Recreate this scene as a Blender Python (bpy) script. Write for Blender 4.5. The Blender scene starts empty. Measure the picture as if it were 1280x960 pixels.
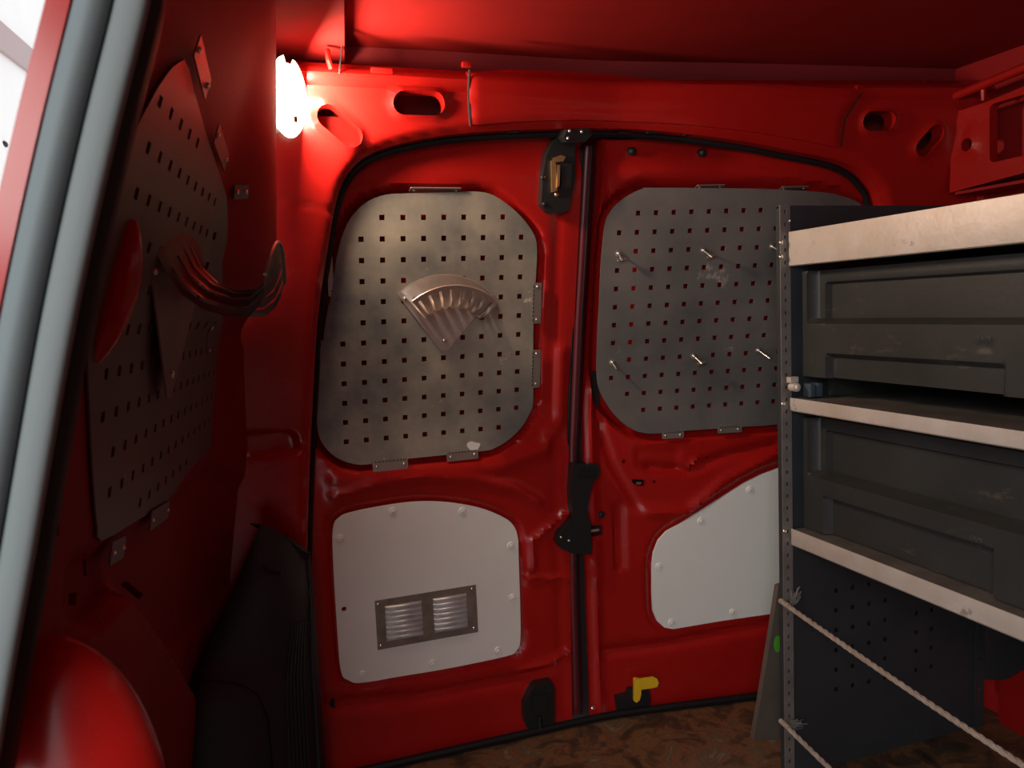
import bpy, bmesh, math, random
import numpy as np
from mathutils import Vector, Matrix
from mathutils.geometry import delaunay_2d_cdt
random.seed(7); rng = np.random.default_rng(7)
SC = bpy.context.scene; COL = SC.collection; PI = math.pi

# ------------------------------------------------------------------ camera (the picture is 1280 x 960)
FOC = 960.0
YAW, PITCH, ROLL = np.radians(18.4), np.radians(5.6), np.radians(2.5)
CF = np.array([np.sin(YAW)*np.cos(PITCH), np.cos(YAW)*np.cos(PITCH), -np.sin(PITCH)])
_R0 = np.array([np.cos(YAW), -np.sin(YAW), 0]); _U0 = np.cross(_R0, CF)
CR = _R0*np.cos(ROLL)-_U0*np.sin(ROLL); CU = _U0*np.cos(ROLL)+_R0*np.sin(ROLL)
CC = np.array([0, 0, .91])
cd = bpy.data.cameras.new('camera'); cam = bpy.data.objects.new('camera', cd); COL.objects.link(cam)
cd.sensor_width = 36; cd.lens = 36*FOC/1280; cd.clip_start = .02
cam.matrix_world = Matrix([[CR[i], CU[i], -CF[i], CC[i]] for i in range(3)]+[[0, 0, 0, 1]])
SC.camera = cam
cd.dof.use_dof = True; cd.dof.focus_distance = 1.3; cd.dof.aperture_fstop = 9

# ------------------------------------------------------------------ world, lights, exposure
w = bpy.data.worlds.new('world'); SC.world = w; w.use_nodes = True
w.node_tree.nodes['Background'].inputs[0].default_value = (.90, .95, 1, 1)
w.node_tree.nodes['Background'].inputs[1].default_value = 1.6
def area(name, loc, target, sx, sy, power, col):
    d = bpy.data.lights.new(name, 'AREA'); d.shape = 'RECTANGLE'; d.size = sx; d.size_y = sy; d.energy = power; d.color = col
    o = bpy.data.objects.new(name, d); COL.objects.link(o); o.location = loc
    o.rotation_euler = (Vector(target)-Vector(loc)).to_track_quat('-Z', 'Y').to_euler(); return o
area('garage_daylight', (-.52, -.62, 1.40), (.8, 1.2, .5), .7, .7, 20, (1, .97, .93))
SC.view_settings.view_transform = 'Standard'; SC.view_settings.look = 'None'
SC.view_settings.gamma = 1; SC.view_settings.exposure = -.30

# ------------------------------------------------------------------ surfaces of the van body
def ray(px, py): return (CF*FOC+CR*(px-640)+CU*(480-py))/FOC
def on_plane(px, py, n, d):
    r = ray(px, py); n = np.array(n, float); return CC+r*((d-n@CC)/(n@r))
def DP(z): t = z-.69; return 1.5-.19*(t+np.sqrt(t*t+.0004))/2
def QX(x): t = x-.68; return -.17*(t+np.sqrt(t*t+.0016))/2
def SD(x, z, off=0.): return DP(z)+QX(x)+off            # rear doors: lean in above the waist, curve in to the right
def sstep(t): t = np.clip(t, 0, 1); return t*t*(3-2*t)
_e0, _e1 = on_plane(345, 0, (0, 1, 0), 1.215), on_plane(345, 240, (0, 1, 0), 1.215); _es = (_e0[0]-_e1[0])/(_e0[2]-_e1[2])
def WX(Y, z):                                           # inner skin of the left side
    a = z-.8; b = np.maximum(0, z-.88)
    x = -.138+.125*(Y-.75)+.16*a+.16*b
    tgt = _e1[0]+_es*(z-_e1[2])+.12*(Y-1.215)
    k = sstep((Y-1.03)/.19)
    low = x+.030*np.clip((Y-1.31)/.11, 0, 1.3)**2
    kz = sstep((z-.88)/.12)
    return (1-kz)*low+kz*(x*(1-k)+tgt*k)
def solve(px, py, g):
    r = ray(px, py); lo, hi = .15, 4.; s0 = g(CC+lo*r) > 0
    prev = lo
    for s in np.linspace(lo, hi, 200)[1:]:
        if (g(CC+s*r) > 0) != s0: lo, hi = prev, s; break
        prev = s
    for _ in range(45):
        m = (lo+hi)/2
        if (g(CC+m*r) > 0) == s0: lo = m
        else: hi = m
    return CC+lo*r
def at(px, py, off=0.): return solve(px, py, lambda p: p[1]-SD(p[0], p[2], off))
def atw(px, py, off=0.): return solve(px, py, lambda p: WX(p[1], p[2])+off-p[0])
def D2(pts, off=0.): return [(float(q[0]), float(q[2])) for q in (at(a, b, off) for a, b in pts)]
def W2(pts, off=0.): return [(float(q[1]), float(q[2])) for q in (atw(a, b, off) for a, b in pts)]
def X2(pts, x): return [(float(q[1]), float(q[2])) for q in (on_plane(a, b, (1, 0, 0), x) for a, b in pts)]
def Y2(pts, y): return [(float(q[0]), float(q[2])) for q in (on_plane(a, b, (0, 1, 0), y) for a, b in pts)]
def map_door(s, t, d): return np.stack([s, SD(s, t, d), t], 1)
def map_wall(s, t, d): return np.stack([WX(s, t)-d, s, t], 1)
def map_x(x0): return lambda s, t, d: np.stack([x0+d, s, t], 1)
def map_y(y0): return lambda s, t, d: np.stack([s, y0+d, t], 1)
def map_z(z0): return lambda s, t, d: np.stack([s, t, z0+d], 1)

# ------------------------------------------------------------------ 2D helpers
def smooth(pts, n=6):
    P = np.array(pts, float); m = len(P); out = []
    for i in range(m):
        a, b, c, d = P[i-1], P[i], P[(i+1) % m], P[(i+2) % m]
        for k in range(n):
            t = k/n; out.append(.5*(2*b+(c-a)*t+(2*a-5*b+4*c-d)*t*t+(3*b-a-3*c+d)*t**3))
    return [tuple(p) for p in out]
def fillet(pts, r, n=6):
    out = []; m = len(pts); rs = r if isinstance(r, (list, tuple)) else [r]*m
    for i in range(m):
        p = np.array(pts[i], float); a = np.array(pts[i-1], float)-p; b = np.array(pts[(i+1) % m], float)-p
        la, lb = np.linalg.norm(a), np.linalg.norm(b); k = min(rs[i], la*.48, lb*.48)
        if k < 1e-5: out.append(tuple(p)); continue
        A, B = p+a/la*k, p+b/lb*k
        for j in range(n+1):
            t = j/n; out.append(tuple((1-t)**2*A+2*t*(1-t)*p+t*t*B))
    return out
def capsule(a, b, r, n=8):
    a = np.array(a, float); b = np.array(b, float); d = b-a; th = math.atan2(d[1], d[0])
    return [tuple(b+r*np.array([math.cos(th-PI/2+PI*i/n), math.sin(th-PI/2+PI*i/n)])) for i in range(n+1)] + \
           [tuple(a+r*np.array([math.cos(th+PI/2+PI*i/n), math.sin(th+PI/2+PI*i/n)])) for i in range(n+1)]
def circle(c, r, n=12): return [(c[0]+r*math.cos(2*PI*i/n), c[1]+r*math.sin(2*PI*i/n)) for i in range(n)]
def square(c, r): return [(c[0]-r, c[1]-r), (c[0]+r, c[1]-r), (c[0]+r, c[1]+r), (c[0]-r, c[1]+r)]
def ccw(p): a = sum(p[i-1][0]*p[i][1]-p[i][0]*p[i-1][1] for i in range(len(p))); return list(p) if a > 0 else list(p)[::-1]
def inside(P, poly):
    x, y = P[:, 0], P[:, 1]; c = np.zeros(len(P), bool); q = np.array(poly)
    for i in range(len(q)):
        x1, y1 = q[i-1]; x2, y2 = q[i]
        if y1 == y2: continue
        c ^= ((y1 > y) != (y2 > y)) & (x < (x2-x1)*(y-y1)/(y2-y1)+x1)
    return c
def segdist(P, a, b):
    a = np.array(a, float); b = np.array(b, float); d = b-a; L = max(d@d, 1e-12)
    t = np.clip(((P-a)@d)/L, 0, 1); return np.linalg.norm(P-a-t[:, None]*d, axis=1)
def sdf(P, poly):
    d = np.full(len(P), 9.)
    for i in range(len(poly)): d = np.minimum(d, segdist(P, poly[i-1], poly[i]))
    return np.where(inside(P, poly), -d, d)
def linedist(P, pts):
    d = np.full(len(P), 9.)
    for i in range(len(pts)-1): d = np.minimum(d, segdist(P, pts[i], pts[i+1]))
    return d
def recess(P, poly, depth, soft): return depth*sstep(.5-sdf(P, poly)/soft)
def groove(P, pts, width, depth): return depth*np.exp(-(linedist(P, pts)/width)**2)

# ------------------------------------------------------------------ object helpers
def fin(o, name, mat, parent=None, smooth_=True):
    o.name = name
    if mat: o.data.materials.append(mat)
    COL.objects.link(o)
    if smooth_:
        o.data.shade_smooth()
        try: o.data.set_sharp_from_angle(angle=math.radians(38))
        except Exception: pass
    if parent:
        o.parent = parent; m = Matrix.Identity(4); q = parent
        while q: m = q.matrix_basis @ m if not q.parent else (q.matrix_parent_inverse @ q.matrix_basis @ m); q = q.parent
        o.matrix_parent_inverse = m.inverted()
    return o
def recentre(o):
    vs = np.array([v.co[:] for v in o.data.vertices])
    c = Vector(((vs[:, 0].min()+vs[:, 0].max())/2, (vs[:, 1].min()+vs[:, 1].max())/2, vs[:, 2].min()))
    if o.parent is None and o.location.length == 0 and not o.children:
        o.data.transform(Matrix.Translation(-c)); o.location = c
    return o
def tag(o, label, cat, group=None):
    o['label'] = label; o['category'] = cat
    if group: o['group'] = group
    if o.type == 'MESH': recentre(o)
    return o
def struct(o): o['kind'] = 'structure'; return o
def thing(name, label, cat, loc, group=None):
    o = bpy.data.objects.new(name, None); COL.objects.link(o); o.location = Vector([float(c) for c in loc]); o.empty_display_size = .02
    return tag(o, label, cat, group)
def obj(name, bm, mat, parent=None, sm=True, bev=0):
    if bev: bmesh.ops.bevel(bm, geom=[e for e in bm.edges if e.is_manifold and e.calc_face_angle(0) > .6], offset=bev, segments=2, affect='EDGES', profile=.7)
    bmesh.ops.recalc_face_normals(bm, faces=bm.faces[:])
    me = bpy.data.meshes.new(name); bm.to_mesh(me); bm.free()
    return fin(bpy.data.objects.new(name, me), name, mat, parent, sm)
def box(bm, c, s, M=None):
    r = bmesh.ops.create_cube(bm, size=1.0); m = Matrix.Translation(Vector([float(v) for v in c])) @ Matrix.Diagonal((*s, 1))
    bmesh.ops.transform(bm, matrix=(M @ m) if M else m, verts=r['verts']); return bm
def cyl(bm, a, b, r, r2=None, n=14):
    a = Vector([float(v) for v in a]); b = Vector([float(v) for v in b]); d = b-a
    q = bmesh.ops.create_cone(bm, cap_ends=True, segments=n, radius1=r, radius2=r if r2 is None else r2, depth=d.length)
    bmesh.ops.transform(bm, matrix=Matrix.Translation((a+b)/2) @ d.to_track_quat('Z', 'Y').to_matrix().to_4x4(), verts=q['verts']); return bm
def ball(bm, c, s, M=None, u=14, v=8):
    q = bmesh.ops.create_uvsphere(bm, u_segments=u, v_segments=v, radius=1); m = Matrix.Translation(Vector([float(k) for k in c])) @ Matrix.Diagonal((*s, 1))
    bmesh.ops.transform(bm, matrix=(M @ m) if M else m, verts=q['verts']); return bm
def prism(bm, pts, d0, d1, M):
    pts = ccw(pts); a = [bm.verts.new(M @ Vector((p[0], p[1], d0))) for p in pts]; b = [bm.verts.new(M @ Vector((p[0], p[1], d1))) for p in pts]
    bm.faces.new(a[::-1]); bm.faces.new(b)
    for i in range(len(pts)): bm.faces.new((a[i-1], a[i], b[i], b[i-1]))
    return bm
def tube(bm, pts, r, n=8, closed=False):
    P = [Vector([float(c) for c in p]) for p in pts]; rings = []; m = len(P); up = Vector((.13, .27, .95)).normalized()
    for i, p in enumerate(P):
        t = (P[(i+1) % m]-P[i-1]) if closed else (P[min(i+1, m-1)]-P[max(i-1, 0)])
        t.normalize(); a = t.cross(up).normalized(); b = a.cross(t)
        rr = r[i] if isinstance(r, (list, tuple)) else r
        rings.append([bm.verts.new(p+a*math.cos(2*PI*k/n)*rr+b*math.sin(2*PI*k/n)*rr) for k in range(n)])
    for i in range(m if closed else m-1):
        A, B = rings[i], rings[(i+1) % m]
        for k in range(n): bm.faces.new((A[k-1], A[k], B[k], B[k-1]))
    if not closed: bm.faces.new(rings[0][::-1]); bm.faces.new(rings[-1])
    return bm
def sheet(name, outline, holes, mapf, mat, parent=None, step=None, hfun=None, th=.0015, rim=None, back=False, extra=None):
    """pressed sheet: outline and holes in its own (s,t) plane, hfun pushes it in or out, every edge gets a return of th (rim for the holes)"""
    if step:
        o2_ = []
        for i in range(len(outline)):
            a_, b_ = np.array(outline[i-1], float), np.array(outline[i], float); k_ = max(1, int(np.linalg.norm(b_-a_)/(step*1.5)))
            o2_ += [tuple(a_+(b_-a_)*(j+1)/k_) for j in range(k_)]
        outline = o2_
    loops = [ccw(outline)]+[ccw(h) for h in holes]
    V = []; E = []
    for L in loops:
        b = len(V); V += L; E += [(b+i, b+(i+1) % len(L)) for i in range(len(L))]
    nb = len(V)
    if step:
        o = np.array(outline); gx = np.arange(o[:, 0].min(), o[:, 0].max(), step); gy = np.arange(o[:, 1].min(), o[:, 1].max(), step)
        G = np.array(np.meshgrid(gx, gy)).reshape(2, -1).T+np.array([step*.31, step*.37])
        k = sdf(G, outline) < -step*.4
        G = G[k]
        for h in holes:
            hb = np.array(h); near = np.all((G > hb.min(0)-step) & (G < hb.max(0)+step), axis=1)
            kk = np.ones(len(G), bool); idx = np.where(near)[0]
            if len(idx): kk[idx] = sdf(G[idx], h) > step*.4
            G = G[kk]
        V += [tuple(g) for g in G]
    r = delaunay_2d_cdt([Vector((float(a), float(b))) for a, b in V], E, [], 0, 1e-6)
    P = np.array([v[:] for v in r[0]]); F = np.array(r[2])
    c = P[F].mean(1); k = inside(c, outline)
    for h in holes: k &= ~inside(c, h)
    F = F[k]
    d = hfun(P) if hfun else np.zeros(len(P))
    A = mapf(P[:, 0], P[:, 1], d); verts = [A]; faces = [tuple(f) for f in F.tolist()]; n = len(A)
    orig = {o: i for i, lst in enumerate(r[3]) for o in lst}
    if back:
        verts.append(mapf(P[:, 0], P[:, 1], d+th)); faces += [tuple(x+n for x in f[::-1]) for f in F.tolist()]; n *= 2
    b = 0
    for li, L in enumerate(loops):
        ids = [orig.get(b+i, None) for i in range(len(L))]; b += len(L); ids = [i for i in ids if i is not None]
        t = th if li == 0 or rim is None else (rim[li-1] if isinstance(rim, list) else rim)
        q = P[ids]; base = n; m = len(ids)
        verts.append(mapf(q[:, 0], q[:, 1], d[ids])); verts.append(mapf(q[:, 0], q[:, 1], d[ids]+t)); n += 2*m
        for i in range(m):
            j = (i+1) % m; f = (base+i, base+j, base+m+j, base+m+i); faces.append(f if li else f[::-1])
    me = bpy.data.meshes.new(name); me.from_pydata(np.concatenate(verts).tolist(), [], faces); me.update()
    bm = bmesh.new(); bm.from_mesh(me); bmesh.ops.recalc_face_normals(bm, faces=bm.faces[:]); bm.to_mesh(me); bm.free()
    return fin(bpy.data.objects.new(name, me), name, mat, parent)
def dframe(x, z, off=0.):      # local frame on the door surface: +Z towards the load space, +Y up
    p = Vector((x, float(SD(x, z, off)), z)); e = 1e-3
    tx = Vector((e, float(SD(x+e, z)-SD(x, z)), 0)).normalized(); tz = Vector((0, float(SD(x, z+e)-SD(x, z)), e)).normalized()
    n = tx.cross(tz).normalized(); ty = n.cross(tx)
    return Matrix(((tx.x, ty.x, n.x, p.x), (tx.y, ty.y, n.y, p.y), (tx.z, ty.z, n.z, p.z), (0, 0, 0, 1)))
def wframe(Y, z, off=0.):
    p = Vector((float(WX(Y, z))+off, Y, z)); e = 1e-3
    ty = Vector((float(WX(Y, z+e)-WX(Y, z)), 0, e)).normalized(); tx = Vector((float(WX(Y+e, z)-WX(Y, z)), e, 0)).normalized()
    n = tx.cross(ty).normalized(); ty = n.cross(tx)
    return Matrix(((tx.x, ty.x, n.x, p.x), (tx.y, ty.y, n.y, p.y), (tx.z, ty.z, n.z, p.z), (0, 0, 0, 1)))
def dpx(px, py, off=0.): q = at(px, py, off); return dframe(float(q[0]), float(q[2]), off)
def wpx(px, py, off=0.): q = atw(px, py); return wframe(float(q[1]), float(q[2]), off)

# ------------------------------------------------------------------ materials
def mat(name, col, rough=.5, metal=0., bump=0., bscale=60, var=0., vscale=6, col2=None, coat=0., rvar=0.):
    m = bpy.data.materials.new(name); m.use_nodes = True; N = m.node_tree.nodes; L = m.node_tree.links; B = N['Principled BSDF']
    B.inputs['Base Color'].default_value = (*col, 1); B.inputs['Roughness'].default_value = rough; B.inputs['Metallic'].default_value = metal
    if coat: B.inputs['Coat Weight'].default_value = coat; B.inputs['Coat Roughness'].default_value = .15
    tc = N.new('ShaderNodeTexCoord')
    if var or col2 or rvar:
        n = N.new('ShaderNodeTexNoise'); n.inputs['Scale'].default_value = vscale; n.inputs['Detail'].default_value = 6; n.inputs['Roughness'].default_value = .6
        L.new(tc.outputs['Object'], n.inputs['Vector'])
        if var or col2:
            r = N.new('ShaderNodeValToRGB'); e = r.color_ramp.elements; e[0].position = .35; e[1].position = .68
            c2 = col2 or tuple(c*(1+var) for c in col); c1 = tuple(c*(1-var) for c in col) if not col2 else col
            e[0].color = (*c1, 1); e[1].color = (*c2, 1); L.new(n.outputs['Fac'], r.inputs['Fac']); L.new(r.outputs[0], B.inputs['Base Color'])
        if rvar:
            mr = N.new('ShaderNodeMapRange'); mr.inputs['From Min'].default_value = .3; mr.inputs['From Max'].default_value = .7
            mr.inputs['To Min'].default_value = max(0.05, rough-rvar); mr.inputs['To Max'].default_value = rough+rvar
            L.new(n.outputs['Fac'], mr.inputs['Value']); L.new(mr.outputs[0], B.inputs['Roughness'])
    if bump:
        n2 = N.new('ShaderNodeTexNoise'); n2.inputs['Scale'].default_value = bscale; n2.inputs['Detail'].default_value = 4; L.new(tc.outputs['Object'], n2.inputs['Vector'])
        bp = N.new('ShaderNodeBump'); bp.inputs['Strength'].default_value = bump; bp.inputs['Distance'].default_value = .004
        L.new(n2.outputs['Fac'], bp.inputs['Height']); L.new(bp.outputs[0], B.inputs['Normal'])
    return m
def add_scuffs(m, col, amount=.66, scale=9, stretch=(1, 1, 6)):
    N = m.node_tree.nodes; L = m.node_tree.links; B = N['Principled BSDF']; src = B.inputs['Base Color'].links
    tc = N.new('ShaderNodeTexCoord'); mp = N.new('ShaderNodeMapping'); mp.inputs['Scale'].default_value = stretch; L.new(tc.outputs['Object'], mp.inputs[0])
    n = N.new('ShaderNodeTexNoise'); n.inputs['Scale'].default_value = scale; n.inputs['Detail'].default_value = 9; n.inputs['Roughness'].default_value = .75; L.new(mp.outputs[0], n.inputs['Vector'])
    r = N.new('ShaderNodeValToRGB'); r.color_ramp.elements[0].position = amount; r.color_ramp.elements[1].position = amount+.06; L.new(n.outputs['Fac'], r.inputs['Fac'])
    mx = N.new('ShaderNodeMixRGB'); mx.inputs['Color2'].default_value = (*col, 1)
    if src: L.new(src[0].from_socket, mx.inputs['Color1'])
    else: mx.inputs['Color1'].default_value = B.inputs['Base Color'].default_value
    L.new(r.outputs[0], mx.inputs['Fac']); L.new(mx.outputs[0], B.inputs['Base Color']); return m
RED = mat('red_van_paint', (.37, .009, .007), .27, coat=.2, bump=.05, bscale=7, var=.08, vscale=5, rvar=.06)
add_scuffs(RED, (.62, .22, .18), .73, 16)
RED.node_tree.nodes['Principled BSDF'].inputs['Specular IOR Level'].default_value = .35
REDM = mat('red_paint_matt', (.30, .009, .011), .6, bump=.06, bscale=9, var=.1, vscale=4)
REDM.node_tree.nodes['Principled BSDF'].inputs['Specular IOR Level'].default_value = .2
REDW = mat('shaded_red_paint', (.24, .011, .014), .7, var=.1, vscale=4); REDW.node_tree.nodes['Principled BSDF'].inputs['Specular IOR Level'].default_value = .2  # van red darkened, the left wall's shade is put into the colour
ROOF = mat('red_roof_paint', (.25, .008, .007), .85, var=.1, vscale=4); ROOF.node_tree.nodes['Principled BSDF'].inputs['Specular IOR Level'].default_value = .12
REDD = mat('red_paint_under', (.2, .006, .009), .7)
GASK = mat('dark_rubber_gasket', (.010, .008, .009), .55); GASK.node_tree.nodes['Principled BSDF'].inputs['Specular IOR Level'].default_value = .25
MAROON = mat('maroon_gasket', (.10, .008, .012), .3)
SEAL = mat('grey_door_seal', (.17, .20, .20), .75, bump=.06, bscale=300)
SEALD = mat('grey_door_seal_bulb', (.12, .15, .155), .6, bump=.04, bscale=300)
BLK = mat('black_plastic', (.012, .013, .014), .42, bump=.1, bscale=200)
TRIMB = mat('black_trim_plastic', (.020, .021, .023), .6, bump=.3, bscale=400, var=.15, vscale=8)
def galv(name, c1, c2, sc):
    m = mat(name, c1, .45, .25, col2=c2, vscale=sc, rvar=.0)
    return add_scuffs(m, tuple(min(1, v*1.7) for v in c2), .64, 14, (1, 1, 1))
PEGL = galv('galvanised_sheet_mottled', (.11, .12, .125), (.41, .365, .29), 5)
PEGR = galv('galvanised_sheet_grey', (.12, .12, .118), (.22, .20, .185), 5)
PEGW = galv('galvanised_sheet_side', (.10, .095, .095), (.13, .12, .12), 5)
HOLD = mat('brushed_steel', (.62, .53, .47), .32, .6, bump=.05, bscale=120, var=.12, vscale=20)
TAB = mat('dull_steel_tab', (.40, .35, .31), .38, .7)
ZINC = mat('zinc_bolt', (.75, .72, .66), .25, .9)
WHITE = mat('off_white_board', (.80, .76, .71), .55, bump=.08, bscale=40, var=.04, vscale=5)
add_scuffs(WHITE, (.34, .31, .28), .74, 22, (1, 1, 1))
WHITE2 = mat('white_board', (.84, .84, .80), .5, bump=.06, bscale=40, var=.02, vscale=5)
CAPW = mat('white_cap', (.82, .79, .74), .4)
RACK = mat('dark_grey_rack_paint', (.040, .047, .053), .5, .2, var=.12, vscale=12)
RACKL = mat('worn_grey_upright', (.20, .18, .165), .5, .2, var=.15, vscale=30)
ALU = mat('aluminium_lip', (.62, .54, .46), .5, .35, bump=.15, bscale=90, col2=(.72, .66, .60), vscale=14)
add_scuffs(ALU, (.40, .33, .26), .62, 18, (1, 1, 1))
TRAY = mat('shelf_tray', (.19, .17, .155), .5, .5, var=.25, vscale=14)
BIN = mat('dark_plastic_bin', (.030, .031, .029), .48, bump=.08, bscale=150, var=.2, vscale=6)
add_scuffs(BIN, (.075, .062, .05), .60, 10, (1, 1, 3))
ROPE = mat('dirty_rope', (.42, .31, .24), .9, bump=1.0, bscale=500, col2=(.55, .47, .40), vscale=60)
BOARD = mat('brown_board', (.12, .095, .075), .6, var=.15, vscale=12)
GREEN = mat('green_sticker', (.10, .42, .03), .5)
YEL = mat('yellow_lever', (.80, .50, .02), .4, var=.06, vscale=30)
BRASS = mat('brass_latch', (.70, .45, .22), .3, .9)
HOLED = mat('dark_cavity', (.012, .006, .007), .8)
GWALL = mat('garage_wall_paint', (.85, .80, .76), .8, var=.02, vscale=3)
GBEAM = mat('garage_beam', (.42, .30, .29), .7)
# vinyl floor with a brown stone print
FL = bpy.data.materials.new('vinyl_stone_print'); FL.use_nodes = True; N = FL.node_tree.nodes; L = FL.node_tree.links; B = N['Principled BSDF']
tc = N.new('ShaderNodeTexCoord'); n1 = N.new('ShaderNodeTexNoise'); n1.inputs['Scale'].default_value = 13; n1.inputs['Detail'].default_value = 10; n1.inputs['Roughness'].default_value = .68; n1.inputs['Distortion'].default_value = .7
L.new(tc.outputs['Object'], n1.inputs['Vector']); r1 = N.new('ShaderNodeValToRGB'); cr = r1.color_ramp
cr.elements[0].position = .33; cr.elements[0].color = (.030, .018, .012, 1); cr.elements[1].position = .70; cr.elements[1].color = (.27, .19, .12, 1)
for p, c in ((.45, (.075, .044, .027, 1)), (.53, (.19, .085, .036, 1)), (.58, (.10, .068, .042, 1))): e = cr.elements.new(p); e.color = c
L.new(n1.outputs['Fac'], r1.inputs['Fac']); L.new(r1.outputs[0], B.inputs['Base Color']); B.inputs['Roughness'].default_value = .45
bp = N.new('ShaderNodeBump'); bp.inputs['Strength'].default_value = .25; bp.inputs['Distance'].default_value = .003; L.new(n1.outputs['Fac'], bp.inputs['Height']); L.new(bp.outputs[0], B.inputs['Normal'])
# lit lamp lens
LENS = bpy.data.materials.new('lit_lens'); LENS.use_nodes = True; B = LENS.node_tree.nodes['Principled BSDF']
B.inputs['Base Color'].default_value = (1, .9, .75, 1); B.inputs['Emission Color'].default_value = (1, .80, .52, 1); B.inputs['Emission Strength'].default_value = 8

# ================================================================== THE SETTING
# ---- floor, roof
struct(sheet('floor', [(-.28, -.8), (1.5, -.8), (1.5, 1.40), (.7, 1.485), (.4, 1.492), (-.28, 1.492)], [], map_z(0.0), FL, step=.1, th=-.02))
def Z2(pts, z): return [(float(q[0]), float(q[1])) for q in (on_plane(a, b, (0, 0, 1), z) for a, b in pts)]
rf = struct(sheet('ceiling', [(-.3, -.8), (1.55, -.8), (1.55, 1.52), (-.05, 1.52), (-.05, .48), (-.3, .46)], [], map_z(1.375), ROOF, step=.06,
      hfun=lambda P: .012*np.cos((P[:, 0]-.6)*1.8)+.0, th=.02))
lip = Z2([(433, 97), (430, -60)], 1.350)
sheet('cant_panel', [(-.04, lip[1][1]), (lip[1][0], lip[1][1]), (lip[0][0], lip[0][1]+.03), (-.04, lip[0][1]+.03)], [], map_z(1.350), ROOF, rf, th=.02)
# ---- rear frame
fo = -.052
ap = D2([(385, 975), (385, 860), (384, 750), (386, 640), (389, 560), (393, 480), (398, 400), (409, 320), (421, 252), (432, 222), (450, 200), (475, 186), (510, 176), (560, 167), (620, 162), (700, 159),
         (780, 159), (860, 165), (940, 176), (1000, 188), (1045, 197), (1075, 208), (1095, 226), (1106, 250), (1118, 330), (1130, 450), (1140, 600), (1150, 800)], fo)
ap = [(ap[0][0], -.02)]+smooth(ap, 3)[3:-6]+[(ap[-1][0]+.01, .25), (ap[-1][0]+.01, -.02)]
# the aperture is open at the bottom: the frame is one outline running round it
outer = [(ap[-1][0], -.02), (1.6, -.02), (1.6, 1.335), (1.3, 1.335), (.9, 1.335), (.5, 1.335), (.2, 1.335), (-.12, 1.335), (-.12, 1.0), (-.22, .95), (-.22, -.02)]
frame_out = ap+outer[1:]
slots = [capsule(*D2([(504, 130), (542, 131)], fo), .0185), capsule(*D2([(410, 146), (439, 171)], fo), .0185),
         capsule(*D2([(1087, 152), (1106, 152)], fo), .0185), capsule(*D2([(1152, 185), (1167, 168)], fo), .0175)]
embo2 = fillet(D2([(300, 541), (368, 539), (374, 566), (300, 569)], fo), .012)
embo = D2([(305, 549), (360, 551)], fo); seamL = D2([(340, 249), (372, 255), (420, 263)], fo)
roll = D2([(300, 560), (340, 561)], fo)
def frame_h(P):
    h = np.zeros(len(P))
    for s in slots: h -= .006*np.exp(-np.clip(np.maximum(sdf(P, s), 0)/.006, 0, 9)**2)
    h += groove(P, seamL, .0025, .003)+recess(P, embo2, .009, .010)
    h += .04*sstep((P[:, 1]-1.302)/.034)**2                      # the header rolls back into the roof
    d = sdf(P, ap); h += .012*np.exp(-(np.maximum(d, 0)/.007)**2)  # soft edge into the aperture
    h += -.006*np.exp(-((P[:, 1]-1.285)/.006)**2)
    return h
struct(sheet('wall_back', frame_out, slots, map_door_f if False else (lambda s, t, d: np.stack([s, SD(s, t, fo+d), t], 1)), RED, step=.0075, hfun=frame_h, th=.040, rim=.03))
wb = bpy.data.objects['wall_back']
# skin behind the slots
sheet('outer_skin', [(-.22, -.03), (1.6, -.03), (1.6, 1.43), (-.13, 1.43), (-.13, 1.0)], [], lambda s, t, d: np.stack([s, SD(s, t, .055+d), t], 1), REDD, wb, step=.06, th=.01)
# header cover
for a, b in ((477, 89), (583, 81), (1073, 110)):
    q = at(a, b, fo+.004); bm = bmesh.new(); box(bm, q, (.036 if a < 500 else .016, .010, .008)); obj('spot_weld_tab', bm, RED, wb, bev=.001)
hc = D2([(588, 84), (640, 80), (700, 81), (770, 86), (840, 93), (900, 98), (960, 102), (1020, 108), (1066, 112), (1076, 116), (1066, 128), (1054, 148), (1050, 184), (1000, 174), (960, 167), (910, 160), (860, 155), (810, 152), (760, 150), (720, 149), (680, 150), (635, 152), (590, 156), (587, 120)], fo-.008)
struct(sheet('trim_1', hc, [], lambda s, t, d: np.stack([s, SD(s, t, fo-.008+d), t], 1), RED, step=.008,
    hfun=lambda P: .03*sstep((P[:, 1]-1.302)/.034)**2-.004*np.exp(-((P[:, 1]-1.285)/.007)**2)+.003*np.exp(-(sdf(P, hc)/.005)**2), th=.014))
bm = bmesh.new(); tube(bm, [at(a, b, fo-.004) for a, b in ((587, 87), (585.5, 120), (588, 157))], .0022, 6); obj('panel_gap', bm, HOLED, wb)
bm = bmesh.new(); tube(bm, [at(a, b, fo-.004) for a, b in ((1078, 116), (1068, 129), (1056, 149), (1051, 184))], .0014, 6); obj('panel_gap', bm, HOLED, wb)
bm = bmesh.new()                                                  # header slots underneath, small black plugs
for a, b in ((779, 167), (815, 166), (862, 168), (980, 181), (640, 165)):
    q = at(a, b, -.03); box(bm, (q[0], q[1], q[2]), (.022, .010, .004))
obj('plug', bm, HOLED, wb)
# weather strip along the aperture
sealp = [(p[0], float(SD(p[0], p[1], -.014)), p[1]) for p in [(q[0]+(.004 if q[0] < .6 else -.006), q[1]-.004 if q[1] > 1 else q[1]) for q in ap]]
bm = bmesh.new(); tube(bm, sealp, .0065, 8); struct(obj('trim_2', bm, GASK))
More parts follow.
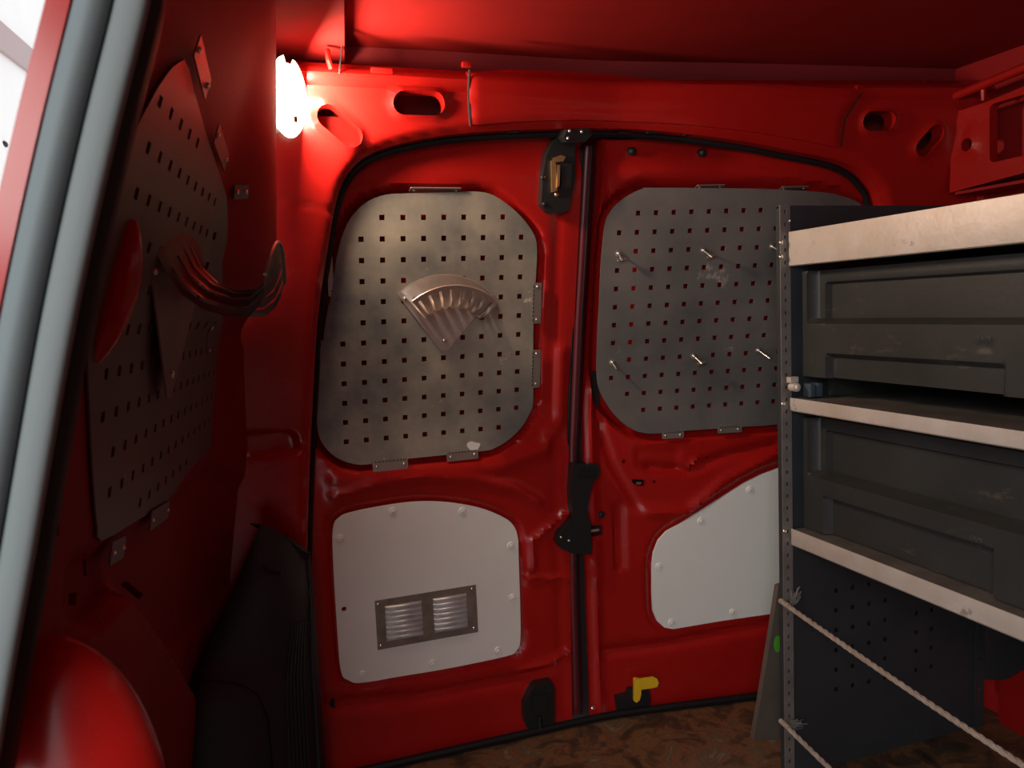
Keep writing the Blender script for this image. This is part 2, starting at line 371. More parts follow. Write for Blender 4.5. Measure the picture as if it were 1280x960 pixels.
# small hook of the side trim beside the roof edge
bm = bmesh.new(); q = [at(409, 62, fo-.004), at(411, 76, fo-.012), at(414, 86, fo-.010)]; tube(bm, q, .0045, 8); obj('trim_hook', bm, RED, wb)
bm = bmesh.new(); tube(bm, [at(a, b, fo-.0005) for a, b in ((404, -20), (404, 29), (427, 33), (427, 60), (424, 92))], .0016, 6); obj('panel_gap', bm, HOLED, wb)

# ---- left side
so = [(.50, -.02), (.50, 1.36), (.80, 1.36)]
edge = [atw(345, y) for y in (-60, 0, 60, 120, 180, 240)]
so = [(.50, -.02), (1.40, -.02), (1.40, .90), (1.32, .95)]+[(float(p[1]), float(p[2])) for p in edge[::-1] if p[2] < 1.37]+[(1.16, 1.37), (.50, 1.37)]
so = [(.63, -.02), (1.445, -.02), (1.445, .68), (1.415, .86), (1.375, .93), (1.30, .985), (1.225, 1.03), (1.215, 1.37), (.63, 1.37)]
whole = [W2([(p[0]-4, p[1]-8), (p[0]+4, p[1]-6), (p[0]+4, p[1]+8), (p[0]-4, p[1]+6)]) for p in ((70, 662),)]
whole += [W2([(163, 729), (170, 724), (190, 741), (186, 749)]), W2([(119, 697), (123, 697), (127, 717), (123, 718)]), W2([(105, 738), (115, 738), (113, 755), (105, 753)]), W2([(298, 612), (300, 612), (306, 628), (303, 628)])]
pocket = W2([(92, 700), (112, 688), (134, 706), (136, 745), (122, 765), (100, 780), (84, 770), (82, 730)])
arch = W2([(135, 745), (180, 800), (228, 872), (236, 1000), (60, 1000), (60, 800), (100, 790)])
ridge = W2([(318, 640), (290, 720), (250, 800), (232, 860)])
padL = W2([(120, 690), (205, 640), (262, 580), (300, 600), (318, 650), (262, 770), (215, 830), (150, 740)])
oval = W2([(298, 545), (330, 540), (365, 543), (374, 553), (362, 563), (330, 567), (297, 563), (290, 554)])
def wall_h(P):
    h = recess(P, pocket, .012, .012)-recess(P, arch, .022, .012)+recess(P, padL, .010, .02)
    return h
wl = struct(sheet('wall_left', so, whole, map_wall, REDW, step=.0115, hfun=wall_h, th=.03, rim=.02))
sheet('outer_skin', [(.63, -.02), (1.36, -.02), (1.36, .9), (1.24, 1.0), (1.24, 1.37), (.63, 1.37)], [], lambda s, t, d: np.stack([WX(s, t)-.036-d, s, t], 1), HOLED, wl, th=.004, step=.05)
sheet('outer_skin', [(-.14, -.02), (.10, -.02), (.10, 1.37), (-.14, 1.37)], [], map_y(1.505), HOLED, wl, th=.01)
def blob(px, py, w_, sc, M3, name, mat_, parent):
    pass
# elongated stamped bulge beside the seal
A = Vector(atw(158, 275)); Bp = Vector(atw(112, 452)); bm = bmesh.new()
n = 14; pts = [A.lerp(Bp, i/(n-1))+Vector((.002+.004*math.sin(PI*i/(n-1)), 0, 0)) for i in range(n)]
tube(bm, pts, [max(.002, .017*math.sin(PI*(.06+.88*i/(n-1)))**.6) for i in range(n)], 18); obj('stamped_bulge', bm, RED, wl)
# wheel arch bulge, bottom left
q = CC+ray(100, 962)*.54; bm = bmesh.new(); ball(bm, (0, 0, 0), (.060, .030, .104), u=48, v=28)
for v in bm.verts: v.co.z -= .62*(v.co.x+.02)+3*max(0, v.co.x-.03)**2
bmesh.ops.transform(bm, matrix=Matrix.Translation(Vector(q)) @ Matrix.Rotation(.10, 4, 'Y'), verts=bm.verts[:]); obj('wheel_arch', bm, RED, wl)
# door opening: flange, pillar, seal
YS = .50
pr = [(192, -40), (187, 10), (150, 160), (120, 290), (93, 420), (68, 560), (44, 700), (22, 820), (-2, 960), (-20, 1060)]
def P3(l): return [Vector(on_plane(a, b, (0, 1, 0), YS)) for a, b in l]
def sweep(bm, path, sec):
    rings = []
    for i, p in enumerate(path):
        t = (path[min(i+1, len(path)-1)]-path[max(i-1, 0)]).normalized(); nn = Vector((t.z, 0, -t.x))
        if nn.x < 0: nn = -nn
        rings.append([bm.verts.new(p+nn*a+Vector((0, b, 0))) for a, b in sec])
    for A, B in zip(rings, rings[1:]):
        for k in range(len(sec)): bm.faces.new((A[k-1], A[k], B[k], B[k-1]))
    return bm
def resamp(path, k=5):
    out = []
    for i in range(len(path)-1):
        a, b, c, d = path[max(i-1, 0)], path[i], path[i+1], path[min(i+2, len(path)-1)]
        for j in range(k): t = j/k; out.append(.5*(2*b+(c-a)*t+(2*a-5*b+4*c-d)*t*t+(3*b-a-3*c+d)*t**3))
    return out+[path[-1]]
path = resamp(P3(pr)); R = lambda a, b, rx, ry, n=16, p=2.4: [(a+rx*np.sign(math.cos(t))*abs(math.cos(t))**(2/p), b+ry*np.sign(math.sin(t))*abs(math.sin(t))**(2/p)) for t in [2*PI*i/n for i in range(n)]]
bm = bmesh.new(); sweep(bm, path, R(-.0090, 0, .0085, .008, 20, 3)); tr3 = struct(obj('trim_3', bm, SEAL))
bm = bmesh.new(); sweep(bm, path, R(-.0275, -.002, .0092, .010, 20, 2)); obj('seal_bulb', bm, SEALD, tr3)
bm = bmesh.new(); sweep(bm, path, [(-.034, .006), (-.002, .004), (.0035, .012), (.0035, .03), (-.034, .03)]); obj('seal_carrier', bm, GASK, tr3)
bm = bmesh.new(); sweep(bm, path, [(-.0500, -.002), (-.0385, -.002), (-.0385, .03), (-.0500, .03)]); obj('door_flange', bm, RED, wl)
bm = bmesh.new(); sweep(bm, path, [(-.30, .025), (-.002, .025), (-.002, .04), (-.30, .04)])
bm.free(); bm = bmesh.new(); sweep(bm, path, [(-.034, .022), (-.010, .022), (-.046, .16), (-.055, .16)]); obj('pillar', bm, REDM, wl)
# ---- right side
wr = struct(sheet('wall_right', [(-.8, -.02), (1.36, -.02), (1.36, 1.4), (-.8, 1.4)], [], map_x(1.455), REDM, step=.08, th=.02))
sp = X2([(1187, 241), (1190, 150), (1195, 140), (1234, 127), (1280, 108)], 1.38)
sp = sp+[(-.2, sp[-1][1]+.003), (-.2, 1.105), X2([(1280, 216)], 1.38)[0]]
cut = fillet(X2([(1237, 131), (1280, 118)], 1.38)+[(.85, 1.272), (.85, 1.155), X2([(1237, 204)], 1.38)[0]], .012)
hole = circle(X2([(1210, 181)], 1.38)[0], .0125, 16)
hc2 = X2([(1210, 181)], 1.38)[0]
sheet('side_rail_plate', sp, [cut, hole], map_x(1.38), RED, wr, step=.02, th=.03, rim=.02,
      hfun=lambda P: -.004*np.exp(-((np.hypot(P[:, 0]-hc2[0], P[:, 1]-hc2[1])-.013)/.006)**2))
bm = bmesh.new(); box(bm, (1.425, .6, 1.105), (.09, 1.25, .006)); obj('side_ledge', bm, REDM, wr)
a = on_plane(1168, 131, (1, 0, 0), 1.37); b = on_plane(1282, 84, (1, 0, 0), 1.37)
bm = bmesh.new(); d_ = Vector(b)-Vector(a); tube(bm, [Vector(a), Vector(b), Vector(b)+d_*4], .009, 10); obj('cant_rail', bm, RED, wr)
q = on_plane(1229, 118, (1, 0, 0), 1.375); bm = bmesh.new(); cyl(bm, q+np.array([0, 0, .014]), q-np.array([0, 0, .012]), .006, .004); obj('rail_peg', bm, RED, wr)
bm = bmesh.new(); ball(bm, (1.45, 1.09, 1.185), (.02, .025, .02)); obj('stamped_boss', bm, RED, wr)
# wheel arch, right, and dark liner behind the rack
bm = bmesh.new(); box(bm, (1.475, .72, .13), (.11, .85, .27)); obj('wheel_arch', bm, RED, wr, bev=.02)
ln = fillet(X2([(1228, 780), (1228, 850), (1255, 849), (1281, 835)], 1.41), .01)
ln = X2([(1222, 700), (1222, 850), (1255, 850), (1285, 832)], 1.41)+[(.2, .24), (.2, .9), (1.2, .9)]
sheet('side_liner', ln, [], map_x(1.412), TRIMB, wr, step=.05, hfun=lambda P: .004*np.sin((P[:, 1]*1.0+P[:, 0]*.35)*260), th=.01)
# ---- bulkhead and side above/below the door opening (behind the camera)
struct(sheet('wall_front', [(-.3, -.02), (1.5, -.02), (1.5, 1.4), (-.3, 1.4)], [], map_y(-.8), REDM, th=-.02))
# ---- garage outside
gw = struct(sheet('wall_garage', [(1.3, -.2), (7, -.2), (7, 3.2), (1.3, 3.2)], [], map_x(-.9), GWALL, th=-.05))
a = on_plane(0, 48, (1, 0, 0), -.9); b = on_plane(52, 90, (1, 0, 0), -.9)
m_ = (a+b)/2; bm = bmesh.new()
z0 = a[2]; z1 = b[2]; dz = .055*a[1]/4
prism(bm, [(a[1]+1.6*(a[1]-b[1]), z0+1.6*(z0-z1)-.06), (b[1]-1.0*(a[1]-b[1]), z1-1.0*(z0-z1)-.06), (b[1]-1.0*(a[1]-b[1]), z1-1.0*(z0-z1)+.06), (a[1]+1.6*(a[1]-b[1]), z0+1.6*(z0-z1)+.06)], -.9, -.88, Matrix(((0, 0, 1, 0), (1, 0, 0, 0), (0, 1, 0, 0), (0, 0, 0, 1))))
obj('beam', bm, GBEAM, gw, False)
q = on_plane(6, 180, (1, 0, 0), -.9); bm = bmesh.new(); ball(bm, q, (.01, .03, .012)); obj('knot_hole', bm, HOLED, gw)

# ---- rear doors
peg1_px = [(508, 242), (574, 240), (599, 240), (617.5, 245), (639, 260), (655, 276), (667.5, 295), (670.6, 314), (669, 351), (666, 414), (666, 499), (661, 517), (652, 533), (636, 549), (617.5, 560), (599, 564),
           (511, 573), (474, 578), (449, 580.6), (427, 575), (411, 564), (399, 546), (395, 517), (396, 480), (399, 465), (408, 395), (414, 370), (420.6, 323), (430, 289), (442.5, 267), (461, 251), (483, 243.5)]
peg1 = D2(peg1_px)
peg2 = D2([(817, 235), (940, 236), (1020, 240), (1050, 245), (1075, 256), (1085, 280), (1092, 330), (1098, 420), (1098, 480), (1092, 505), (1075, 517), (973, 530), (934, 533), (859, 538), (822, 541.6), (805, 541), (791, 537), (775, 526),
           (761, 510), (750, 491), (746, 477), (745, 454), (746, 419), (748, 383), (750, 336), (753, 301), (756, 277), (763, 263), (775, 251), (789, 242), (803, 236)])
wp1 = smooth(D2([(416, 662), (424, 647), (440, 640), (480, 632), (520, 627), (560, 628), (600, 635), (628, 646), (641, 656), (647, 672), (648, 700), (650, 760), (650, 800), (645, 813), (632, 820), (560, 835), (500, 845), (452, 853), (436, 850), (426, 838), (421, 780), (417, 715)]), 4)
wp2 = D2([(975, 584.5), (952, 593), (930, 604), (905, 620), (880, 636), (848, 656), (833, 664), (823, 675), (817, 690), (815, 705), (815, 740), (816, 763), (821, 776), (830, 784), (841, 786), (900, 776), (970, 766), (1050, 752), (1090, 744), (1110, 725), (1112, 650), (1105, 590), (1085, 570), (1040, 567), (1005, 573)])
def scale2(poly, k):
    P = np.array(poly); nx = len(P); out = []
    P = np.array(ccw(poly))
    for i in range(nx):
        t = P[(i+1) % nx]-P[i-1]; t /= np.linalg.norm(t); out.append(tuple(P[i]+k*np.array([t[1], -t[0]])))
    return out
o1 = [(.04, -.03), (.604, -.03), (.612, .3), (.622, .7), (.628, .9), (.632, 1.245), (.04, 1.26)]
pk1 = scale2(peg1, .008); pk2 = scale2(peg2, .012); wr1 = scale2(wp1, .010); wr2 = scale2(wp2, .010)
swL = D2([(418, 620), (470, 604), (530, 596), (590, 598), (640, 608), (672, 628)]); swL2 = D2([(420, 600), (520, 588), (620, 584), (680, 560), (698, 520), (700, 440)])
cr1 = D2([(714, 637), (690, 655), (664, 676), (664, 712)]); cr2 = D2([(662, 722), (711, 722)]); cr3 = D2([(650, 838), (690, 826), (711, 812)]); cr4 = D2([(420, 880), (520, 872), (640, 850), (690, 838)])
lr1 = D2([(655, 640), (712, 642), (712, 720), (662, 720)])
ed1 = D2([(436, 300), (446, 250), (478, 226), (560, 212), (640, 206), (670, 232)])
def h1(P):
    h = recess(P, pk1, .034, .022)+recess(P, wr1, .010, .014)
    h += groove(P, swL, .010, -.009)+groove(P, swL2, .016, -.009)+groove(P, cr1, .007, -.009)+groove(P, cr2, .005, -.007)+groove(P, cr3, .006, -.009)+groove(P, cr4, .014, .011)
    h += .03*sstep((.125-P[:, 0])/.06)*sstep((P[:, 1]-.55)/.3)
    h += .012*sstep((P[:, 1]-1.16)/.06)
    h += .004*np.exp(-((P[:, 0]-.585)/.01)**2)
    return h
d1 = struct(sheet('door_1', o1, [], map_door, RED, step=.0085, hfun=h1, th=.03))
o2 = [(.650, -.03), (1.42, -.03), (1.42, 1.20), (1.2, 1.225), (1.0, 1.235), (.672, 1.232), (.668, .9), (.656, .7), (.650, .3)]
hh2 = [circle(D2([(780, 577)])[0], .0045), circle(D2([(885, 572)])[0], .0042), circle(D2([(818, 602)])[0], .004), fillet(D2([(790, 599), (807, 600), (807, 608), (797, 608), (790, 603)]), .002), fillet(D2([(737, 657), (754, 656), (754, 669), (737, 671)]), .002)]
wv2 = D2([(746, 500), (752, 540), (766, 580), (790, 622), (800, 640)]); wv3 = D2([(800, 640), (860, 640), (905, 600), (970, 566)]); wv4 = D2([(812, 585), (860, 588), (905, 570), (970, 556)])
em2 = D2([(768, 629), (768, 712), (782, 712), (782, 629)]); lw2 = D2([(755, 815), (830, 806), (970, 778), (1100, 760)]); bd2 = D2([(738, 688), (748, 740), (752, 860)])
cat2 = D2([(860, 586), (869, 575)]); tp2 = D2([(768, 225), (800, 214), (900, 212), (1000, 222), (1060, 240)]); em3 = D2([(795, 560), (850, 560), (850, 588), (795, 588)])
vg2 = D2([(862, 180), (862, 202)])
def h2(P):
    h = recess(P, pk2, .030, .022)+recess(P, wr2, .009, .014)
    h += groove(P, wv2, .009, .007)+groove(P, wv3, .012, -.009)+groove(P, wv4, .010, .010)+recess(P, em2, .007, .006)+groove(P, lw2, .012, .013)+groove(P, bd2, .004, .003)
    h += groove(P, cat2, .004, -.010)+groove(P, tp2, .008, -.004)+groove(P, vg2, .002, .003)+recess(P, em3, .004, .01)
    h += .012*sstep((P[:, 1]-1.17)/.05)
    h += -.010*np.exp(-((P[:, 0]-.672)/.008)**2)
    return h
d2 = struct(sheet('door_2', o2, hh2, map_door, RED, step=.0085, hfun=h2, th=.03, rim=.012))
sheet('inner_skin', [(.66, .02), (1.42, .02), (1.42, .75), (.66, .75)], [], lambda s, t, d: np.stack([s, SD(s, t, .045+d), t], 1), HOLED, d2, step=.1, th=.004)
# gaskets between the doors
gk = [(x, float(SD(x, z, .012)), z) for x, z in ((.620, .012), (.622, .3), (.632, .6), (.640, .9), (.646, 1.22))]
bm = bmesh.new(); tube(bm, [Vector(p) for p in gk], .0145, 14); obj('centre_gasket', bm, MAROON, d1)
bm = bmesh.new(); tube(bm, [Vector(p)+Vector((-.013, -.006, 0)) for p in gk], .004, 8); obj('gasket_lip', bm, GASK, d1)
bm = bmesh.new(); tube(bm, [Vector(p)+Vector((.004, -.013, 0)) for p in gk], .0028, 8); obj('gasket_lip', bm, GASK, d1)
bm = bmesh.new(); box(bm, (.64, 1.515, .58), (.12, .01, 1.3)); obj('gap_backing', bm, HOLED, d1)
# sill strip
bm = bmesh.new(); tube(bm, [Vector((x, float(SD(x, 0, -.022)), .008)) for x in np.linspace(.05, 1.4, 30)], .0085, 8); struct(obj('trim_4', bm, GASK))
# buffers, grommets on door 2
for a, b in ((790, 189), (878, 191)):
    M = dpx(a, b); bm = bmesh.new(); cyl(bm, M @ Vector((0, 0, -.03)), M @ Vector((0, 0, .004)), .008); ball(bm, (0, 0, .004), (.0075, .0075, .004), M); obj('rubber_buffer', bm, BLK, d2)
M = dpx(751, 643); bm = bmesh.new(); cyl(bm, M @ Vector((0, 0, -.004)), M @ Vector((0, 0, .004)), .0085); ball(bm, (0, 0, .004), (.005, .005, .002), M); obj('rubber_grommet', bm, BLK, d2)
M = dpx(741, 884); bm = bmesh.new(); ball(bm, (0, 0, .002), (.006, .003, .003), M); obj('screw', bm, ZINC, d2)
M = dpx(798, 604, .01); bm = bmesh.new(); box(bm, (0, 0, 0), (.012, .006, .003), M); obj('clip', bm, ZINC, d2)

# ---- upper latch on door 1
def loc2(M, pts): return pts
def pxloc(M, pts):   # picture points -> local coordinates of frame M (on its plane)
    Mi = M.inverted(); o = M.translation; n = M.to_3x3().col[2]; out = []
    for a, b in pts:
        q = Vector(on_plane(a, b, tuple(n), n.dot(o))); l = Mi @ q; out.append((l.x, l.y))
    return out
M = dpx(697, 215, -.008)
bm = bmesh.new(); prism(bm, pxloc(M, [(676, 218), (680, 196), (684, 186), (690, 176), (704, 164), (716, 172), (716, 226), (708, 262), (700, 266), (680, 265), (674, 256)]), -.012, .012, M); la = obj('upper_latch', bm, BLK, d1, bev=.003)
la['label'] = 'black upper door latch with worn brass bolt'
bm = bmesh.new(); prism(bm, pxloc(M, [(685, 201), (690, 200), (692, 238), (686, 240)]), .008, .019, M); obj('latch_bolt', bm, BRASS, la, bev=.001)
bm = bmesh.new(); prism(bm, pxloc(M, [(692, 206), (695, 206), (694, 232), (691, 234)]), .008, .022, M); obj('latch_bolt', bm, BRASS, la, bev=.001)
bm = bmesh.new(); prism(bm, pxloc(M, [(687, 198), (697, 194), (703, 196), (700, 202), (690, 203)]), .008, .017, M); obj('latch_pawl', bm, BRASS, la, bev=.001)
bm = bmesh.new(); prism(bm, pxloc(M, [(697, 204), (710, 204), (709, 234), (697, 236)]), .008, .020, M); obj('latch_cover', bm, BLK, la, bev=.003)
for a, b in ((678, 255), (676, 222), (693, 243)):
    l = pxloc(M, [(a, b)])[0]; bm = bmesh.new(); ball(bm, (l[0], l[1], .012), (.005, .005, .003), M); obj('screw', bm, BRASS if b == 243 else BLK, la)
M = dpx(716, 168, -.05); bm = bmesh.new(); prism(bm, pxloc(M, [(702, 172), (706, 162), (732, 160), (738, 168), (728, 178), (706, 178)]), -.02, .012, M); st = obj('latch_striker', bm, BLK, wb, bev=.003)
for a, b in ((709, 164), (724, 165), (707, 173)):
    l = pxloc(M, [(a, b)])[0]; bm = bmesh.new(); ball(bm, (l[0], l[1], .012), (.0035, .0035, .003), M); obj('screw', bm, ZINC, st)
# ---- door pull handle on the edge of door 1
M = dpx(722, 640, -.012)
bm = bmesh.new(); prism(bm, pxloc(M, [(713, 581), (718, 578), (744, 579), (746, 583), (745, 594), (738, 600), (734, 612), (731, 630), (731, 644), (735, 652), (736, 690), (728, 689), (713, 688), (712, 640), (711, 610)]), -.02, .016, M); ph = obj('door_pull', bm, BLK, d1, bev=.003)
ph['label'] = 'black pull handle and central lock on the door edge'
for i in range(6):
    y = 583+i*2.6; l = pxloc(M, [(719, y), (741, y)]); bm = bmesh.new(); tube(bm, [M @ Vector((*l[0], .0165)), M @ Vector((*l[1], .0165))], .0009, 6); obj('grip_rib', bm, BLK, ph)
bm = bmesh.new(); prism(bm, pxloc(M, [(712, 648), (706, 655), (697, 666), (694, 676), (699, 684), (712, 690), (734, 691), (735, 650)]), -.018, .010, M); ob = obj('lock_case', bm, BLK, ph, bev=.004)
for a, b in ((699, 670), (724, 673), (709, 674)):
    l = pxloc(M, [(a, b)])[0]; bm = bmesh.new(); ball(bm, (l[0], l[1], .011), (.003, .003, .0025), M); obj('screw', bm, ZINC, ph)
l = pxloc(M, [(735, 664), (748, 662)]); bm = bmesh.new(); cyl(bm, M @ Vector((*l[0], .002)), M @ Vector((*l[1], .002)), .0035); obj('lock_bolt', bm, ZINC, ph)
# ---- lower latch of door 1
M = dpx(672, 885, -.008)
bm = bmesh.new(); prism(bm, pxloc(M, [(653, 878), (660, 862), (667, 853), (687, 849), (690, 856), (690, 905), (684, 914), (664, 916), (656, 905), (653, 895)]), -.01, .014, M); ll = obj('lower_latch', bm, BLK, d1, bev=.004)
ll['label'] = 'black lower door latch above the floor'
bm = bmesh.new(); prism(bm, pxloc(M, [(662, 866), (680, 862), (682, 880), (662, 884)]), .012, .020, M); obj('latch_cover', bm, BLK, ll, bev=.003)
bm = bmesh.new(); cyl(bm, M @ Vector((-.002, -.01, .016)), M @ Vector((-.002, -.045, .016)), .005); obj('latch_rod', bm, BLK, ll)
# ---- yellow lever and its black latch on door 2
M = dpx(795, 878, -.006)
bm = bmesh.new(); prism(bm, pxloc(M, [(768, 870), (782, 866), (784, 860), (808, 857), (811, 872), (808, 884), (790, 892), (770, 886)]), -.01, .012, M); lb = obj('lever_latch', bm, BLK, d2, bev=.003)
lb['label'] = 'black floor latch with a yellow lever'
bm = bmesh.new(); prism(bm, pxloc(M, [(789, 845), (791, 843), (797, 844), (798, 862), (796, 870), (792, 873), (789, 871)]), .012, .020, M); lv = obj('lever', bm, YEL, lb, bev=.0015)
lv['label'] = 'yellow plastic release lever'
bm = bmesh.new(); prism(bm, pxloc(M, [(797, 844), (813, 841.5), (818, 844), (820, 849), (818, 854), (812, 855.5), (798, 857.5)]), .014, .018, M); obj('lever_blade', bm, YEL, lb, bev=.0012)

# ================================================================== PERFORATED PANELS
def rivets(bm, M, pts, r=.0032, h=.002):
    for p in pts: ball(bm, (p[0], p[1], h), (r, r, r*.6), M, 10, 6)
    return bm
def tab(parent, M, w_, hgt, gap=True, vertical=False, dash=0):
    bm = bmesh.new(); prism(bm, fillet([(-w_/2, -hgt/2), (w_/2, -hgt/2), (w_/2, hgt/2), (-w_/2, hgt/2)], .002, 3), 0, .0016, M); t = obj('mounting_tab', bm, PEGW if parent.location.x < 0 else TAB, parent, False)
    k = (0, hgt/2-.008) if vertical else (w_/2-.008, 0)
    for sg in (1, -1): bm = bmesh.new(); rivets(bm, M, [(k[0]*sg, k[1]*sg)]); obj('rivet', bm, ZINC, t)
    if dash:
        bm = bmesh.new(); L_ = (hgt if vertical else w_)-.006
        for i in range(9):
            p = -L_/2+L_*(i+.5)/9
            box(bm, ((dash*(w_/2-.001), p, .0016) if vertical else (p, dash*(hgt/2-.001), .0016)), ((.0016, L_/16, .001) if vertical else (L_/16, .0016, .001)), M)
        o = obj('hinge_slots', bm, HOLED, t, False); o['kind'] = 'stuff'
    return t
def grid_holes(x0, z0, dx, dz, rows, dxr=0):
    out = []
    for r, (a, b) in enumerate(rows):
        for c in range(a, b+1): out.append((x0+c*dx+r*dxr, z0-r*dz))
    return out
t1 = thing('perforated_panel', 'mottled galvanised perforated sheet with rounded corners over the left rear door window', 'panel', (.36, 1.44, .61), 'perforated metal sheets')
h0 = D2([(477, 270.5), (628, 273)]); h1_ = D2([(482.5, 547.5), (621, 534)])
dx = (h0[1][0]-h0[0][0])/6; rows = [(0, 6), (-1, 7), (-1, 7), (-1, 7), (-1, 7), (-1, 7), (-2, 7), (-2, 7), (-2, 7), (-2, 7), (-2, 7), (-2, 6)]
zt, zb = (h0[0][1]+h0[1][1])/2, (h1_[0][1]+h1_[1][1])/2
hl = [square(p, .0048) for p in grid_holes(h0[0][0], zt, dx, (zt-zb)/11, rows, (h1_[0][0]-h0[0][0])/11)]
hl = [q for q in hl if sdf(np.array([q[0]]), peg1)[0] < -.008]
sheet('sheet_metal', smooth(peg1, 3), hl, lambda s, t, d: map_door(s, t, d-.003), PEGL, t1, step=.05, th=.0016, back=True)
def at_tab(par, px, py, w_, hgt, off=-.005, vert=False): return tab(par, dpx(px, py, off), w_, hgt, vertical=vert, dash=-1 if vert else 1)
at_tab(t1, 488, 581.5, .070, .020); at_tab(t1, 578, 569.5, .066, .018); at_tab(t1, 671, 379, .018, .082, vert=True); at_tab(t1, 670, 461, .018, .080, vert=True)
for a, b, w_, h_ in ((544, 237, .096, .012),): tab(t1, dpx(a, b, .0) @ Matrix.Rotation(1.15, 4, 'X'), w_, .022)
for a, b in ((413, 345), (401, 450)): tab(t1, dpx(a, b, .004), .010, .075, vertical=True)
M = dpx(592, 558, -.0032); bm = bmesh.new(); prism(bm, [(.013*math.cos(a)*(1+.2*math.sin(3*a)), .011*math.sin(a)*(1+.25*math.cos(2*a+1))) for a in [2*PI*i/22 for i in range(22)]], 0, .0007, M); obj('filler_smear', bm, CAPW, t1)
#                                                  # smear of pale filler at the lower edge
t2 = thing('perforated_panel', 'dark grey perforated sheet with six wing bolts over the right rear door window', 'panel', (.95, 1.39, .62), 'perforated metal sheets')
g0 = D2([(772.7, 292), (956, 376), (762.6, 473.6), (924.5, 503.5)])
x00, dx2 = None, None
c1 = D2([(797, 267)])[0]; c8 = D2([(950, 262.6)])[0]; b2 = D2([(803.4, 512.8)])[0]; b10 = D2([(964.5, 501)])[0]
dx2 = (c8[0]-c1[0])/7; zt2 = (c1[1]+c8[1])/2; zb2 = (b2[1]+b10[1])/2; dz2 = (zt2-zb2)/11
print('peg2 pitch', dx2, dz2, 'peg1', dx, (zt-zb)/11, 'bottom', b2[0]-(c1[0]+dx2), (b10[0]-b2[0])/8)
rows2 = [(1, 11), (0, 12), (0, 12), (0, 12), (0, 12), (0, 12), (0, 12), (0, 12), (0, 12), (0, 12), (1, 12), (2, 11)]
x02 = c1[0]-dx2; sh = ((b2[0]-2*dx2)-x02)/11
P2 = grid_holes(x02, zt2, dx2, dz2, rows2, sh)
boltsites = [(0, 2), (5, 2), (9, 2), (0, 8), (5, 8), (9, 8)]
skip = {(round(x02+c*dx2+r*sh, 4), round(zt2-r*dz2, 4)) for c, r in boltsites}
hl2 = [square(p, .0048) for p in P2 if (round(p[0], 4), round(p[1], 4)) not in skip]
hl2 = [q for q in hl2 if sdf(np.array([q[0]]), peg2)[0] < -.008]
sheet('sheet_metal', smooth(peg2, 3), hl2, lambda s, t, d: map_door(s, t, d-.003), PEGR, t2, step=.05, th=.0016, back=True)
at_tab(t2, 841, 544, .050, .014); at_tab(t2, 912, 537, .056, .014); at_tab(t2, 985, 532, .05, .014)
for a, b in ((887, 233), (992, 235)): tab(t2, dpx(a, b, .0) @ Matrix.Rotation(1.15, 4, 'X'), .06, .020)
# wing bolts
bolt_px = [(773, 317, 'upper left corner'), (879, 313, 'middle of the upper row'), (965, 308, 'upper row beside the rack upright'), (765, 453, 'lower left corner'), (867, 445, 'middle of the lower row'), (948, 438, 'lower row beside the rack upright')]
for i, (a, b, where) in enumerate(bolt_px):
    M = dpx(a, b, -.003); L_ = (.024, .030, .034, .022, .030, .034)[i]
    T = M @ Matrix.Rotation((.55, .45, .35, .5, .45, .4)[i], 4, 'X') @ Matrix.Rotation((.1, .35, .3, .2, .35, .4)[i], 4, 'Y')
    t = thing('wing_bolt', 'small bright bolt sticking out of the right door sheet, '+where, 'bolt', M.translation, 'bolts on the right door sheet')
    bm = bmesh.new(); cyl(bm, M @ Vector((0, 0, 0)), M @ Vector((0, 0, .0018)), .0065, n=16); obj('washer', bm, ZINC, t)
    bm = bmesh.new(); cyl(bm, M @ Vector((0, 0, .001)), T @ Vector((0, 0, L_)), .0022, n=10); obj('shank', bm, ZINC, t)
    bm = bmesh.new(); ball(bm, (0, 0, .003), (.0045, .0045, .004), M); obj('head', bm, ZINC, t)
    if i in (0, 1, 4, 2):
        bm = bmesh.new(); ball(bm, (.006, 0, L_-.004), (.006, .0016, .004), T); ball(bm, (-.006, 0, L_-.004), (.006, .0016, .004), T); cyl(bm, T @ Vector((0, 0, L_-.009)), T @ Vector((0, 0, L_-.001)), .0038, n=10); obj('wing_nut', bm, ZINC, t)
# left side sheet
t3 = thing('perforated_panel', 'dim perforated sheet fixed along the left side wall of the van', 'panel', (-.1, .85, .7), 'perforated metal sheets')
pw = W2([(224, 74), (236, 110), (252, 165), (268, 212), (279, 245), (280, 300), (274, 360), (268, 440), (262, 520), (260, 560), (246, 575), (232, 590), (220, 606), (203, 628), (160, 655), (121, 677), (116, 660), (113, 636), (108, 560), (104, 480), (108, 400), (126, 300), (148, 200), (190, 110)])
pw = smooth(pw, 2)
ya = W2([(118, 575), (188, 544), (113, 629), (202, 155)])
print('wall pts', ya, W2([(123, 522)]), W2([(200, 580)]), W2([(242, 209)]), W2([(188, 207)]))
hw = []
z_ = ya[0][1]; yy = ya[0][0]
for r in range(-4, 14):
    for c in range(-6, 16):
        p = (yy+c*.0381+.0*r, z_+r*.0372)
        hw.append(square(p, .0048))
pwA = pw
hw = [q for q in hw if sdf(np.array([q[0], q[2]]), pwA).max() < -.012]
sheet('sheet_metal', pw, hw, lambda s, t, d: np.stack([WX(s, t)+.004-d, s, t], 1), PEGW, t3, step=.04, th=.0016, back=True)
